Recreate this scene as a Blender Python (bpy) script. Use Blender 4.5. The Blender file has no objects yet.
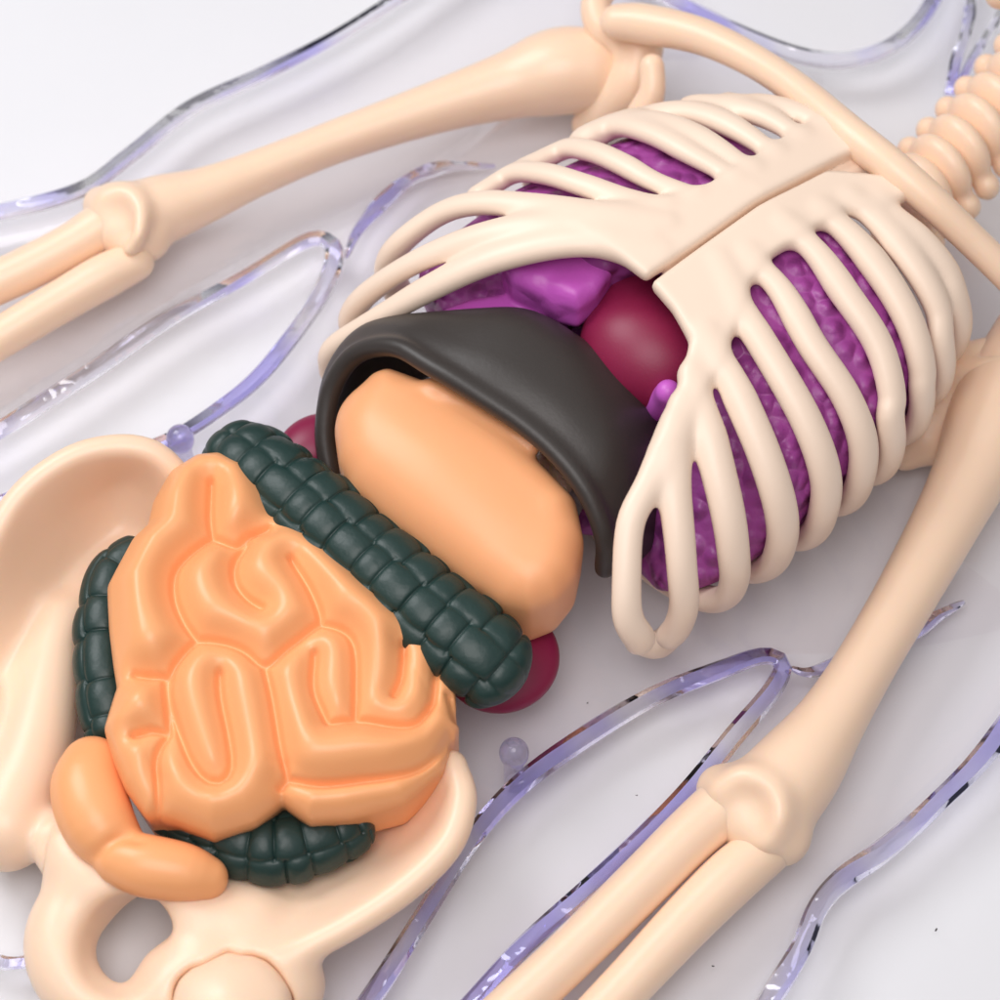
import bpy, math, random
import numpy as np
from mathutils import Vector

random.seed(7); rng = np.random.default_rng(7)
S = 0.001                       # one design unit (about a photo pixel on the table) in metres
TILT = math.radians(28); DIST = 2600.0; F = DIST
ct, st = math.cos(TILT), math.sin(TILT)
CAM = np.array([0.0, -DIST * st, DIST * ct])
scene = bpy.context.scene
COL = scene.collection

# ------------------------------------------------------------------ geometry helpers
def P(px, py, z):
    """point at height z seen at photo position (px, py)"""
    k = (500 - py) / F; u = (px - 500) / F
    y = (k * (DIST - z * ct) - z * st) / (ct - k * st)
    D = DIST + y * st - z * ct
    return np.array([u * D, y, z])

def ray(px, py):
    a = P(px, py, 0); d = a - CAM
    return CAM, d / np.linalg.norm(d)

def PP(lst):
    return np.array([P(*p[:3]) for p in lst])

def catmull(pts, n):
    """n samples through the control points (any dimension), uniform in arc length"""
    pts = np.asarray(pts, float)
    if len(pts) == 2:
        t = np.linspace(0, 1, n)[:, None]
        return pts[0] * (1 - t) + pts[1] * t
    q = np.vstack([2 * pts[0] - pts[1], pts, 2 * pts[-1] - pts[-2]])
    out = []
    for i in range(1, len(q) - 2):
        p0, p1, p2, p3 = q[i - 1], q[i], q[i + 1], q[i + 2]
        t = np.linspace(0, 1, 24, endpoint=False)[:, None]
        out.append(0.5 * (2 * p1 + (p2 - p0) * t + (2 * p0 - 5 * p1 + 4 * p2 - p3) * t ** 2 + (3 * p1 - p0 - 3 * p2 + p3) * t ** 3))
    out.append(pts[-1:])
    c = np.vstack(out)
    L = np.concatenate([[0], np.cumsum(np.linalg.norm(np.diff(c[:, :min(3, c.shape[1])], axis=0), axis=1))])
    s = np.linspace(0, L[-1], n)
    return np.stack([np.interp(s, L, c[:, j]) for j in range(c.shape[1])], 1)

def curve(ctrl, step=6.0):
    """ctrl: (px,py,z,r) -> dense world points and radii"""
    w = np.array([list(P(*c[:3])) + [c[3]] for c in ctrl])
    L = np.linalg.norm(np.diff(w[:, :3], axis=0), axis=1).sum()
    c = catmull(w, max(4, int(L / step) + 1))
    return c[:, :3], c[:, 3]

def smin(a, b, k):
    h = np.maximum(k - np.abs(a - b), 0) / k
    return np.minimum(a, b) - h * h * k * 0.25

def poly_sdf(X, Y, poly):
    """signed distance to a 2D polygon"""
    d = np.full(X.shape, 1e9); s = np.ones(X.shape)
    n = len(poly); j = n - 1
    for i in range(n):
        ex, ey = poly[j][0] - poly[i][0], poly[j][1] - poly[i][1]
        wx, wy = X - poly[i][0], Y - poly[i][1]
        t = np.clip((wx * ex + wy * ey) / (ex * ex + ey * ey + 1e-9), 0, 1)
        bx, by = wx - ex * t, wy - ey * t
        d = np.minimum(d, bx * bx + by * by)
        c1 = Y >= poly[i][1]; c2 = Y < poly[j][1]; c3 = ex * wy > ey * wx
        flip = (c1 & c2 & c3) | (~c1 & ~c2 & ~c3)
        s = np.where(flip, -s, s)
        j = i
    return s * np.sqrt(d)

class Field:
    """signed distance field on a grid; moulded shapes are blended in it and then skinned"""
    def __init__(self, lo, hi, vox):
        self.v = vox; self.lo = np.array(lo, float)
        self.n = (np.ceil((np.array(hi, float) - self.lo) / vox)).astype(int) + 1
        self.D = np.full(self.n, 60.0, np.float32); self.L = np.zeros(self.n, np.int16)
    def box(self, lo, hi):
        a = np.clip(np.floor((np.asarray(lo) - self.lo) / self.v).astype(int), 0, self.n - 1)
        b = np.clip(np.ceil((np.asarray(hi) - self.lo) / self.v).astype(int) + 1, 1, self.n)
        return tuple(slice(i, max(j, i + 1)) for i, j in zip(a, b))
    def xyz(self, sl):
        ax = [self.lo[i] + self.v * np.arange(sl[i].start, sl[i].stop) for i in range(3)]
        return np.meshgrid(*ax, indexing='ij', sparse=True)
    def merge(self, sl, d, k, label=0, mode='add'):
        A = self.D[sl]; d = d.astype(np.float32)
        if mode == 'add':
            m = d < A
            self.L[sl] = np.where(m, label, self.L[sl]); self.D[sl] = smin(A, d, k)
        else:
            self.D[sl] = -smin(-A, d, k)
    def tube(self, pts, rad, k=4.0, label=0, mode='add', normals=None, flat=1.0):
        """rad = half width; with normals the section is flattened along them by flat"""
        pts = np.asarray(pts); rad = np.broadcast_to(np.asarray(rad, float), (len(pts),)); R = rad.max() + k + 8
        sl = self.box(pts.min(0) - R, pts.max(0) + R)
        T = np.full(tuple(s.stop - s.start for s in sl), 1e3, np.float32); off = [s.start for s in sl]
        for i in range(len(pts) - 1):
            a, b = pts[i], pts[i + 1]; m = max(rad[i], rad[i + 1]) + k + 8
            s2 = self.box(np.minimum(a, b) - m, np.maximum(a, b) + m)
            X, Y, Z = self.xyz(s2); e = b - a; ee = (e * e).sum() + 1e-9
            qx, qy, qz = X - a[0], Y - a[1], Z - a[2]
            t = np.clip((qx * e[0] + qy * e[1] + qz * e[2]) / ee, 0, 1)
            qx, qy, qz = qx - t * e[0], qy - t * e[1], qz - t * e[2]
            r = rad[i] + (rad[i + 1] - rad[i]) * t
            if normals is None:
                d = np.sqrt(qx * qx + qy * qy + qz * qz) - r
            else:
                nn = normals[i]; qn = qx * nn[0] + qy * nn[1] + qz * nn[2]
                qq = np.maximum(qx * qx + qy * qy + qz * qz - qn * qn, 0)
                h = r * flat
                k0 = np.sqrt((qn / h) ** 2 + qq / (r * r)); k1 = np.sqrt((qn / (h * h)) ** 2 + qq / (r ** 4)) + 1e-6
                d = k0 * (k0 - 1) / k1
            s3 = tuple(slice(s.start - o, s.stop - o) for s, o in zip(s2, off))
            s3 = tuple(slice(max(s.start, 0), min(s.stop, T.shape[i2])) for i2, s in enumerate(s3))
            sub = T[s3]
            d = d[:sub.shape[0], :sub.shape[1], :sub.shape[2]]
            T[s3] = np.minimum(sub, d)
        self.merge(sl, T, k, label, mode)
    def balls(self, pts, rad, k=4.0, label=0, mode='add'):
        pts = np.asarray(pts); rad = np.broadcast_to(np.asarray(rad, float), (len(pts),)); R = rad.max() + k + 6
        sl = self.box(pts.min(0) - R, pts.max(0) + R)
        T = np.full(tuple(s.stop - s.start for s in sl), 1e3, np.float32); off = np.array([s.start for s in sl])
        for p, r in zip(pts, rad):
            m = r + k + 6
            s2 = self.box(p - m, p + m); X, Y, Z = self.xyz(s2)
            d = np.sqrt((X - p[0]) ** 2 + (Y - p[1]) ** 2 + (Z - p[2]) ** 2) - r
            s3 = tuple(slice(max(s.start - o, 0), s.stop - o) for s, o in zip(s2, off))
            sub = T[s3]; T[s3] = np.minimum(sub, d[:sub.shape[0], :sub.shape[1], :sub.shape[2]])
        self.merge(sl, T, k, label, mode)
    def ellipsoid(self, c, axes, k=4.0, label=0, mode='add'):
        """axes: three vectors whose lengths are the radii"""
        R = max(np.linalg.norm(a) for a in axes) + k + 6; c = np.asarray(c)
        sl = self.box(c - R, c + R); X, Y, Z = self.xyz(sl); q0 = q1 = 0
        for a in axes:
            r = np.linalg.norm(a); u = a / r
            t = (X - c[0]) * u[0] + (Y - c[1]) * u[1] + (Z - c[2]) * u[2]
            q0 = q0 + (t / r) ** 2; q1 = q1 + (t / r ** 2) ** 2
        k0 = np.sqrt(q0); k1 = np.sqrt(q1) + 1e-6
        self.merge(sl, k0 * (k0 - 1) / k1, k, label, mode)
    def extrude(self, poly, zmid, hh, R, k=4.0, label=0, mode='add', slope=(0, 0), pad=0):
        """polygon in world xy, thickness 2*hh about zmid, edges rounded by R; slope tilts the slab"""
        poly = np.asarray(poly)[:, :2]; lo, hi = poly.min(0) - k - 8, poly.max(0) + k + 8
        c = poly.mean(0); ext = np.abs(poly - c).max(0); zz = abs(slope[0]) * ext[0] + abs(slope[1]) * ext[1]
        sl = self.box([lo[0] - pad, lo[1] - pad, zmid - hh - zz - k - 8], [hi[0] + pad, hi[1] + pad, zmid + hh + zz + k + 8 + pad]); X, Y, Z = self.xyz(sl)
        d2 = poly_sdf(X[..., 0] + 0 * Y[..., 0], Y[..., 0] + 0 * X[..., 0], poly)[..., None]
        zc = zmid + slope[0] * (X - c[0]) + slope[1] * (Y - c[1])
        qx, qz = d2 + R, np.abs(Z - zc) - hh + R
        d = np.sqrt(np.maximum(qx, 0) ** 2 + np.maximum(qz, 0) ** 2) + np.minimum(np.maximum(qx, qz), 0) - R
        self.merge(sl, d, k, label, mode)
    def top(self, px, py):
        c, d = ray(px, py); q = c + d * np.arange(DIST - 600, DIST + 200, 1.0)[:, None]
        i = np.round((q - self.lo) / self.v).astype(int); ok = ((i >= 0) & (i < self.n)).all(1)
        v = np.where(ok, self.D[tuple(np.clip(i, 0, self.n - 1).T)], 9); j = np.argmax(v < 0)
        return q[j], d
    def crease(self, px, r=3.6, sink=1.0, k=7.0):
        pts = []
        for a in catmull(np.array(px, float), 40):
            q, d = self.top(*a); pts.append(q + d * sink)
        pts = np.array(pts); pts[1:-1] = (pts[:-2] + pts[1:-1] * 2 + pts[2:]) / 4
        self.tube(pts, np.concatenate([np.linspace(.5, 1, 6), np.ones(28), np.linspace(1, .5, 6)]) * r, k, 0, 'cut')
    def smooth(self, it=1):
        for _ in range(it):
            for ax in range(3):
                a = np.moveaxis(self.D, ax, 0); b = a.copy(); b[1:-1] = 0.25 * a[:-2] + 0.5 * a[1:-1] + 0.25 * a[2:]
                self.D = np.moveaxis(b, 0, ax)
    def skin(self):
        """surface nets -> verts, quads, normals, face labels"""
        D = self.D.copy(); D[0] = D[-1] = 9; D[:, 0] = D[:, -1] = 9; D[:, :, 0] = D[:, :, -1] = 9
        nx, ny, nz = D.shape; ins = D < 0
        c = [(i, j, k) for i in (0, 1) for j in (0, 1) for k in (0, 1)]
        sh = lambda A, o: A[o[0]:nx - 1 + o[0], o[1]:ny - 1 + o[1], o[2]:nz - 1 + o[2]]
        cnt = sum(sh(ins, o).astype(np.int8) for o in c)
        idx = np.argwhere((cnt > 0) & (cnt < 8))
        cid = np.full((nx - 1, ny - 1, nz - 1), -1, np.int64); cid[tuple(idx.T)] = np.arange(len(idx))
        acc = np.zeros((len(idx), 3)); num = np.zeros(len(idx))
        for a in c:
            for ax in range(3):
                if a[ax] == 1: continue
                b = list(a); b[ax] = 1
                va = D[tuple((idx + np.array(a)).T)]; vb = D[tuple((idx + np.array(b)).T)]
                m = (va < 0) != (vb < 0)
                t = np.where(m, va / np.where(m, va - vb, 1), 0)
                p = np.tile(np.array(a, float), (len(idx), 1)); p[:, ax] = t
                acc += p * m[:, None]; num += m
        V = idx + acc / num[:, None]
        faces = []
        for ax in range(3):
            o = [0, 0, 0]; o[ax] = 1
            A = ins[:nx - o[0], :ny - o[1], :nz - o[2]]; B = ins[o[0]:, o[1]:, o[2]:]
            e = np.argwhere(A != B); inside = A[tuple(e.T)]
            u, w = (ax + 1) % 3, (ax + 2) % 3
            du = np.zeros(3, int); du[u] = 1; dw = np.zeros(3, int); dw[w] = 1
            q = np.stack([cid[tuple((e - du - dw).T)], cid[tuple((e - dw).T)], cid[tuple(e.T)], cid[tuple((e - du).T)]], 1)
            q = np.where(inside[:, None], q, q[:, ::-1]); faces.append(q)
        Q = np.vstack(faces)
        def samp(A, X):
            i = np.clip(np.floor(X).astype(int), 0, np.array(A.shape) - 2); f = np.clip(X - i, 0, 1); r = 0
            for o in c:
                w = np.prod([f[:, a] if o[a] else 1 - f[:, a] for a in range(3)], axis=0)
                r = r + w * A[tuple((i + np.array(o)).T)]
            return r
        def grad(X):
            g = np.stack([samp(D, X + h) - samp(D, X - h) for h in np.eye(3) * 0.9], 1) / 1.8
            return g
        for _ in range(2):
            g = grad(V); d = samp(D, V); V = V - np.clip(d / np.maximum((g * g).sum(1), 1e-3), -0.35, 0.35)[:, None] * g
        g = grad(V); N = g / np.maximum(np.linalg.norm(g, axis=1), 1e-6)[:, None]
        lab = self.L[tuple(np.clip(np.round(V[Q].mean(1)).astype(int), 0, self.n - 1).T)]
        return self.lo + V * self.v, Q, N, lab

def raw(name, V, Fc, mats, parent=None, N=None, origin=None, smooth=True):
    o3 = np.zeros(3) if origin is None else np.asarray(origin)
    me = bpy.data.meshes.new(name)
    me.from_pydata(((np.asarray(V) - o3) * S).tolist(), [], np.asarray(Fc).tolist() if not isinstance(Fc, list) else Fc)
    me.update()
    if smooth: me.polygons.foreach_set('use_smooth', [True] * len(me.polygons))
    me.materials.append(mats)
    if N is not None: me.normals_split_custom_set_from_vertices(N.tolist())
    o = bpy.data.objects.new(name, me); COL.objects.link(o)
    base = Vector((o3 * S).tolist())
    if parent is not None:
        o.parent = parent; o.location = base - world_loc(parent)
    else:
        o.location = base
    return o

def world_loc(o):
    v = Vector((0, 0, 0))
    while o is not None: v = v + o.location; o = o.parent
    return v

def emit(field, table, smooth=0):
    """skin the field, split by label: table = {label: (name, material, parent-or-callable)} in order -> objects"""
    if smooth: field.smooth(smooth)
    V, Q, N, lab = field.skin(); out = {}
    for l, (name, mat, parent) in table.items():
        q = Q[lab == l]
        if not len(q): continue
        u, inv = np.unique(q, return_inverse=True)
        par = parent(out) if callable(parent) else parent
        org = V[u].mean(0); org[2] = V[u][:, 2].min()
        out[l] = raw(name, V[u], inv.reshape(q.shape), mat, par, N[u], org)
    return out

def thing(name, label, cat, loc, group=None):
    o = bpy.data.objects.new(name, None); o.empty_display_size = 0.05; COL.objects.link(o)
    o.location = (np.asarray(loc) * S).tolist(); return tag(o, label, cat, group)

def tag(o, label, cat, group=None):
    o['label'] = label; o['category'] = cat
    if group: o['group'] = group
    return o

def sweep(pts, rads, nseg=24, closed_ends=True, shape=None, up=(0, 0, 1), disp=None, twist=None):
    """tube mesh; shape(theta)->(x,y) unit section; disp(s,theta) multiplies radius"""
    pts = np.asarray(pts); n = len(pts); T = np.gradient(pts, axis=0); T /= np.linalg.norm(T, axis=1)[:, None]
    up = np.array(up, float); th = np.linspace(0, 2 * math.pi, nseg, endpoint=False); V = []
    for i in range(n):
        b = np.cross(T[i], up); b /= np.linalg.norm(b) + 1e-9; nn = np.cross(b, T[i])
        sx, sy = shape(th) if shape else (np.cos(th), np.sin(th))
        r = rads[i] * (disp(i / (n - 1), th) if disp else 1.0)
        if twist is not None:
            c_, s_ = math.cos(twist[i]), math.sin(twist[i]); b, nn = b * c_ + nn * s_, nn * c_ - b * s_
        V.append(pts[i] + (b[None] * (sx * r)[:, None] + nn[None] * (sy * r)[:, None]))
    V = np.vstack(V); Fc = []
    for i in range(n - 1):
        for j in range(nseg):
            k = (j + 1) % nseg; Fc.append([i * nseg + j, i * nseg + k, (i + 1) * nseg + k, (i + 1) * nseg + j])
    if closed_ends:
        a = len(V); V = np.vstack([V, pts[0], pts[-1]])
        for j in range(nseg):
            k = (j + 1) % nseg; Fc.append([a, k, j]); Fc.append([a + 1, (n - 1) * nseg + j, (n - 1) * nseg + k])
    return V, Fc

def loft(rows, nu, nv):
    """rows of control points -> dense grid"""
    R = [catmull(np.asarray(r, float), nu) for r in rows]
    G = np.stack(R, 0)
    return np.stack([catmull(G[:, j], nv) for j in range(nu)], 1)

# ------------------------------------------------------------------ materials
def mat(name, col, rough=0.4, sss=0.0, rad=(1, .45, .2), scale=10, spec=0.5, bump=None, var=0.0, coat=0.0):
    m = bpy.data.materials.new(name); m.use_nodes = True; nt = m.node_tree; b = nt.nodes['Principled BSDF']
    b.inputs['Base Color'].default_value = (*col, 1); b.inputs['Roughness'].default_value = rough
    b.inputs['Specular IOR Level'].default_value = spec; b.inputs['Coat Weight'].default_value = coat; b.inputs['Coat Roughness'].default_value = .25
    if sss:
        b.inputs['Subsurface Weight'].default_value = sss; b.inputs['Subsurface Radius'].default_value = rad
        b.inputs['Subsurface Scale'].default_value = scale * S
    geo = nt.nodes.new('ShaderNodeNewGeometry')
    if var:
        nz = nt.nodes.new('ShaderNodeTexNoise'); nz.inputs['Scale'].default_value = 9; nz.inputs['Detail'].default_value = 4
        nt.links.new(geo.outputs['Position'], nz.inputs['Vector'])
        mx = nt.nodes.new('ShaderNodeMix'); mx.data_type = 'RGBA'
        mx.inputs[6].default_value = (*[c * (1 - var) for c in col], 1); mx.inputs[7].default_value = (*[min(1, c * (1 + var)) for c in col], 1)
        nt.links.new(nz.outputs['Fac'], mx.inputs[0]); nt.links.new(mx.outputs[2], b.inputs['Base Color'])
    last = None
    for (kind, sc, strength, dist) in (bump or []):
        if kind == 'noise':
            t = nt.nodes.new('ShaderNodeTexNoise'); t.inputs['Detail'].default_value = 3; out = t.outputs['Fac']
        else:
            t = nt.nodes.new('ShaderNodeTexVoronoi'); t.feature = 'SMOOTH_F1'; t.inputs['Smoothness'].default_value = .25
            mr = nt.nodes.new('ShaderNodeMapRange'); mr.interpolation_type = 'SMOOTHSTEP'; mr.inputs[2].default_value = .75; mr.inputs[3].default_value = 1; mr.inputs[4].default_value = 0
            nt.links.new(t.outputs['Distance'], mr.inputs[0]); out = mr.outputs[0]
        t.inputs['Scale'].default_value = sc; nt.links.new(geo.outputs['Position'], t.inputs['Vector'])
        bp = nt.nodes.new('ShaderNodeBump'); bp.inputs['Strength'].default_value = strength; bp.inputs['Distance'].default_value = dist * S
        nt.links.new(out, bp.inputs['Height'])
        if last: nt.links.new(last.outputs[0], bp.inputs['Normal'])
        last = bp
    if last: nt.links.new(last.outputs[0], b.inputs['Normal'])
    return m

def clear(name, tint, gloss_rough=0.06, haze=0.0, ior=1.45, glass=0.0, streak=0.0, refract_tint=None):
    """thin clear moulded plastic: tinted see-through sheet with fresnel gloss; glass>0 mixes real refraction in"""
    m = bpy.data.materials.new(name); m.use_nodes = True; nt = m.node_tree; nt.nodes.clear()
    out = nt.nodes.new('ShaderNodeOutputMaterial'); L = nt.links.new
    tr = nt.nodes.new('ShaderNodeBsdfTransparent'); tr.inputs[0].default_value = (*tint, 1)
    base = tr
    geo = nt.nodes.new('ShaderNodeNewGeometry')
    nz = nt.nodes.new('ShaderNodeTexNoise'); nz.inputs['Scale'].default_value = 16; nz.inputs['Detail'].default_value = 3
    L(geo.outputs['Position'], nz.inputs['Vector'])
    bp = nt.nodes.new('ShaderNodeBump'); bp.inputs['Strength'].default_value = .5; bp.inputs['Distance'].default_value = 6 * S
    L(nz.outputs['Fac'], bp.inputs['Height'])
    tcol = None
    if refract_tint:  # noise patches painted into the tint, standing in for refracted streaks and glints
        n2 = nt.nodes.new('ShaderNodeTexNoise'); n2.inputs['Scale'].default_value = 7; n2.inputs['Detail'].default_value = 2; L(geo.outputs['Position'], n2.inputs['Vector'])
        rp = nt.nodes.new('ShaderNodeValToRGB'); L(n2.outputs['Fac'], rp.inputs[0])
        rp.color_ramp.elements[0].position = .45; rp.color_ramp.elements[0].color = (*tint, 1); rp.color_ramp.elements[1].position = .6; rp.color_ramp.elements[1].color = (*refract_tint, 1)
        tcol = rp.outputs[0]; L(tcol, tr.inputs[0])
    if glass:
        g = nt.nodes.new('ShaderNodeBsdfGlass'); g.inputs['Roughness'].default_value = gloss_rough; g.inputs['IOR'].default_value = ior
        g.inputs['Color'].default_value = (*tint, 1)
        if tcol: L(tcol, g.inputs['Color'])
        if streak: L(bp.outputs[0], g.inputs['Normal'])
        mx = nt.nodes.new('ShaderNodeMixShader'); mx.inputs[0].default_value = glass; L(tr.outputs[0], mx.inputs[1]); L(g.outputs[0], mx.inputs[2]); base = mx
    if haze:
        d = nt.nodes.new('ShaderNodeBsdfDiffuse'); d.inputs[0].default_value = (*tint, 1)
        tl = nt.nodes.new('ShaderNodeBsdfTranslucent'); tl.inputs[0].default_value = (*tint, 1)
        a = nt.nodes.new('ShaderNodeMixShader'); a.inputs[0].default_value = .5; L(d.outputs[0], a.inputs[1]); L(tl.outputs[0], a.inputs[2])
        mh = nt.nodes.new('ShaderNodeMixShader'); mh.inputs[0].default_value = haze; L(base.outputs[0], mh.inputs[1]); L(a.outputs[0], mh.inputs[2]); base = mh
    gl = nt.nodes.new('ShaderNodeBsdfGlossy'); gl.inputs['Roughness'].default_value = gloss_rough; gl.inputs[0].default_value = (1, 1, 1, 1)
    lw = nt.nodes.new('ShaderNodeLayerWeight'); lw.inputs['Blend'].default_value = .5
    L(bp.outputs[0], lw.inputs['Normal'])
    pw = nt.nodes.new('ShaderNodeMath'); pw.operation = 'POWER'; pw.inputs[1].default_value = 4.0; L(lw.outputs['Facing'], pw.inputs[0])
    fr = nt.nodes.new('ShaderNodeMath'); fr.operation = 'MULTIPLY_ADD'; fr.inputs[1].default_value = .7; fr.inputs[2].default_value = ((ior - 1) / (ior + 1)) ** 2; L(pw.outputs[0], fr.inputs[0])
    L(bp.outputs[0], gl.inputs['Normal'])
    fm = nt.nodes.new('ShaderNodeMixShader'); L(fr.outputs[0], fm.inputs[0]); L(base.outputs[0], fm.inputs[1]); L(gl.outputs[0], fm.inputs[2])
    L(fm.outputs[0], out.inputs[0]); return m

FINE = [('noise', 30, .06, 3)]
M = dict(
    bone=mat('cream_plastic', (.965, .695, .51), .34, .25, (1, .45, .16), 12, bump=FINE, var=.03),
    rib=mat('pale_cream_plastic', (.925, .735, .59), .40, 0, (1, .45, .18), 14, bump=FINE + [('noise', 160, .05, 2)], var=.03),
    gut=mat('orange_rubber', (.95, .43, .185), .34, .08, (1, .4, .15), 12, bump=FINE, var=.04),
    stomach=mat('peach_rubber', (.945, .435, .205), .38, .2, (1, .4, .15), 12, bump=FINE, var=.03),
    green=mat('dark_green_rubber', (.011, .036, .032), .40, bump=[('noise', 60, .25, 4), ('noise', 300, .1, 1)], var=.2),
    liver=mat('charcoal_rubber', (.041, .034, .031), .42, bump=[('noise', 300, .12, 1), ('noise', 40, .12, 3)], var=.1),
    heart=mat('maroon_rubber', (.26, .012, .060), .44, .1, (1, .2, .3), 8, bump=FINE + [('noise', 400, .1, 1)], var=.1),
    kidney=mat('crimson_rubber', (.25, .010, .060), .4, bump=FINE),
    lung=mat('purple_rubber', (.36, .068, .32), .42, .1, (1, .3, .8), 8, bump=[('cells', 56, .9, 8), ('noise', 120, .3, 3)], var=.12),
    lobe=mat('lit_purple_rubber', (.60, .11, .56), .36, .1, (1, .3, .8), 8, bump=[('cells', 34, .5, 7), ('noise', 60, .3, 4)], var=.12),  # lung purple with the light on the lobe put into its base colour
    pink=mat('pink_rubber', (.62, .13, .62), .4, bump=FINE),
    rim=clear('violet_clear_plastic', (.965, .96, 1.0), .015, .02, 1.48, 1.0, 1, (.74, .715, .99)),
    sheet=clear('clear_plastic_sheet', (.992, .987, .99), .10, .0, 1.3),
    peg=clear('clear_plastic_peg', (.90, .89, .985), .05, .12, 1.45, .6),
)

# ------------------------------------------------------------------ table
tb = mat('white_table', (.765, .765, .795), .5, bump=[('noise', 14, .05, 4)], var=.015, spec=.3)
V = [[-6000, -6000, 0], [6000, -6000, 0], [6000, 6000, 0], [-6000, 6000, 0]]
t = raw('table', V, [[0, 1, 2, 3]], tb, smooth=False); t['kind'] = 'structure'; t['label'] = 'white tabletop under the model'

# ------------------------------------------------------------------ rib cage surface
O0 = P(650, 283, 268)
EA = math.radians(37.5); E = np.array([math.cos(EA), math.sin(EA)]); Rr = np.array([math.sin(EA), -math.cos(EA)])
NP = 2.35; ZC = 145.0; R0 = 8.0
def a_of(e): return np.interp(e, [-320, -200, 0, 120, 200, 260, 310, 360], [222, 236, 236, 222, 195, 160, 118, 70])
def b_of(e): return np.interp(e, [-320, -150, 0, 150, 290, 360], [100, 120, 124, 112, 86, 60])
def er(X, Y):
    dx, dy = X - O0[0], Y - O0[1]
    return dx * E[0] + dy * E[1], dx * Rr[0] + dy * Rr[1]
def cage(X, Y, Z):
    """approximate signed distance to the cage surface"""
    e, r = er(X, Y); a, b = a_of(e), b_of(e)
    u, w = np.abs(r - R0) / a, np.abs(Z - ZC) / b
    g = np.maximum((u ** NP + w ** NP), 1e-6) ** (1 / NP)
    gr = g ** (1 - NP) * u ** (NP - 1) / a; gz = g ** (1 - NP) * w ** (NP - 1) / b
    return (g - 1) / np.maximum(np.sqrt(gr * gr + gz * gz), 1 / 400.0)
def on_cage(e, phi, off=0.0):
    a, b = a_of(e) + off, b_of(e) + off; c, s = np.cos(phi), np.sin(phi)
    r = R0 + a * np.sign(c) * np.abs(c) ** (2 / NP); z = ZC + b * np.sign(s) * np.abs(s) ** (2 / NP)
    return np.stack([O0[0] + e * E[0] + r * Rr[0], O0[1] + e * E[1] + r * Rr[1], z], -1)
def cage_normal(p):
    h = 1.0; f = lambda q: cage(q[:, 0], q[:, 1], q[:, 2])
    g = np.stack([f(p + np.array(d)) - f(p - np.array(d)) for d in ((h, 0, 0), (0, h, 0), (0, 0, h))], 1)
    return g / np.linalg.norm(g, axis=1)[:, None]
def hit(px, py):
    c, d = ray(px, py); t = np.arange(DIST - 600, DIST + 500, 1.0); q = c + d * t[:, None]
    f = cage(q[:, 0], q[:, 1], q[:, 2]); i = np.argmax(f < 0) if (f < 0).any() else np.argmin(f)
    p = q[i]; e, r = er(p[0], p[1]); a, b = a_of(e), b_of(e)
    u, w = (r - R0) / a, (p[2] - ZC) / b
    phi = math.atan2(np.sign(w) * abs(w) ** (NP / 2), np.sign(u) * abs(u) ** (NP / 2))
    if phi < -math.pi / 2: phi += 2 * math.pi
    return float(e), phi

RIGHT = [  # photo positions along each rib of the near side, then how far it runs on under the chest
    [(880, 204), (918, 238), (946, 272), (956, 300)],
    [(850, 200), (880, 224), (912, 262), (938, 310), (943, 350)],
    [(822, 212), (850, 236), (880, 272), (908, 320), (922, 370), (922, 395)],
    [(785, 226), (815, 252), (845, 294), (878, 345), (892, 396), (891, 425)],
    [(748, 256), (780, 290), (812, 345), (845, 395), (862, 440), (860, 480)],
    [(718, 262), (742, 310), (775, 365), (808, 425), (826, 480), (822, 516)],
    [(705, 335), (726, 370), (752, 425), (774, 485), (782, 540), (772, 568)],
    [(690, 375), (704, 420), (722, 488), (733, 550), (733, 585)],
    [(680, 405), (674, 450), (676, 505), (682, 570), (682, 615), (672, 634)],
    [(673, 425), (650, 480), (630, 525), (626, 580), (628, 618), (640, 640)],
]
LEFT = [
    [(660, 254, 265), (580, 242, 262), (500, 257, 240), (430, 288, 200), (370, 324, 150), (334, 350, 112), (332, 370, 84)],
    [(650, 238, 264), (560, 226, 256), (490, 234, 236), (420, 260, 194), (370, 292, 148), (352, 316, 112), (356, 338, 80)],
    [(665, 226, 264), (590, 214, 260), (530, 206, 244), (480, 203, 222), (440, 214, 195), (400, 244, 160), (388, 268, 124), (398, 292, 90)],
    [(665, 208), (620, 197), (580, 184), (540, 173), (500, 171), (470, 184)],
    [(695, 196), (655, 182), (625, 166), (590, 151), (555, 146), (520, 156)],
    [(735, 180), (690, 154), (650, 133), (610, 128), (580, 136)],
    [(752, 172), (700, 138), (650, 122), (610, 124), (585, 132)],
    [(775, 155), (725, 123), (685, 112), (650, 112), (630, 116)],
    [(800, 138), (760, 115), (720, 106), (690, 104)],
    [(830, 128), (795, 112), (760, 104), (735, 104)],
]
def rib_path(px, side):
    if len(px[0]) == 3:          # heights read directly: the low ribs that slope away to the flank
        return catmull(PP(px), 70)
    c = []
    for q in px:
        e, phi = hit(*q); c.append([e, phi])
    c = np.array(c)
    # run on round the flank to the spine
    e1, p1 = c[-1]
    if side > 0:
        c = c[[0] + [i for i in range(1, len(c)) if c[i][1] < c[i - 1][1] + .05]]
        tail = [] if px in (RIGHT[8], RIGHT[9]) else [p for p in (-.5, -.9, -1.3) if p < c[-1][1] - .15]
    else:
        tail = [p for p in (math.pi * .95, math.pi * 1.12, math.pi * 1.28, math.pi * 1.42) if p > c[-1][1] + .15]
    e1 = c[-1][0]
    c = np.vstack([c] + [[[e1 + (14 if side < 0 else -6) * (i + 1), p]] for i, p in enumerate(tail)])
    sc = np.array([1.0, 180.0])
    d = catmull(c * sc, 70) / sc
    p = on_cage(d[:, 0], d[:, 1]); return p

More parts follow.
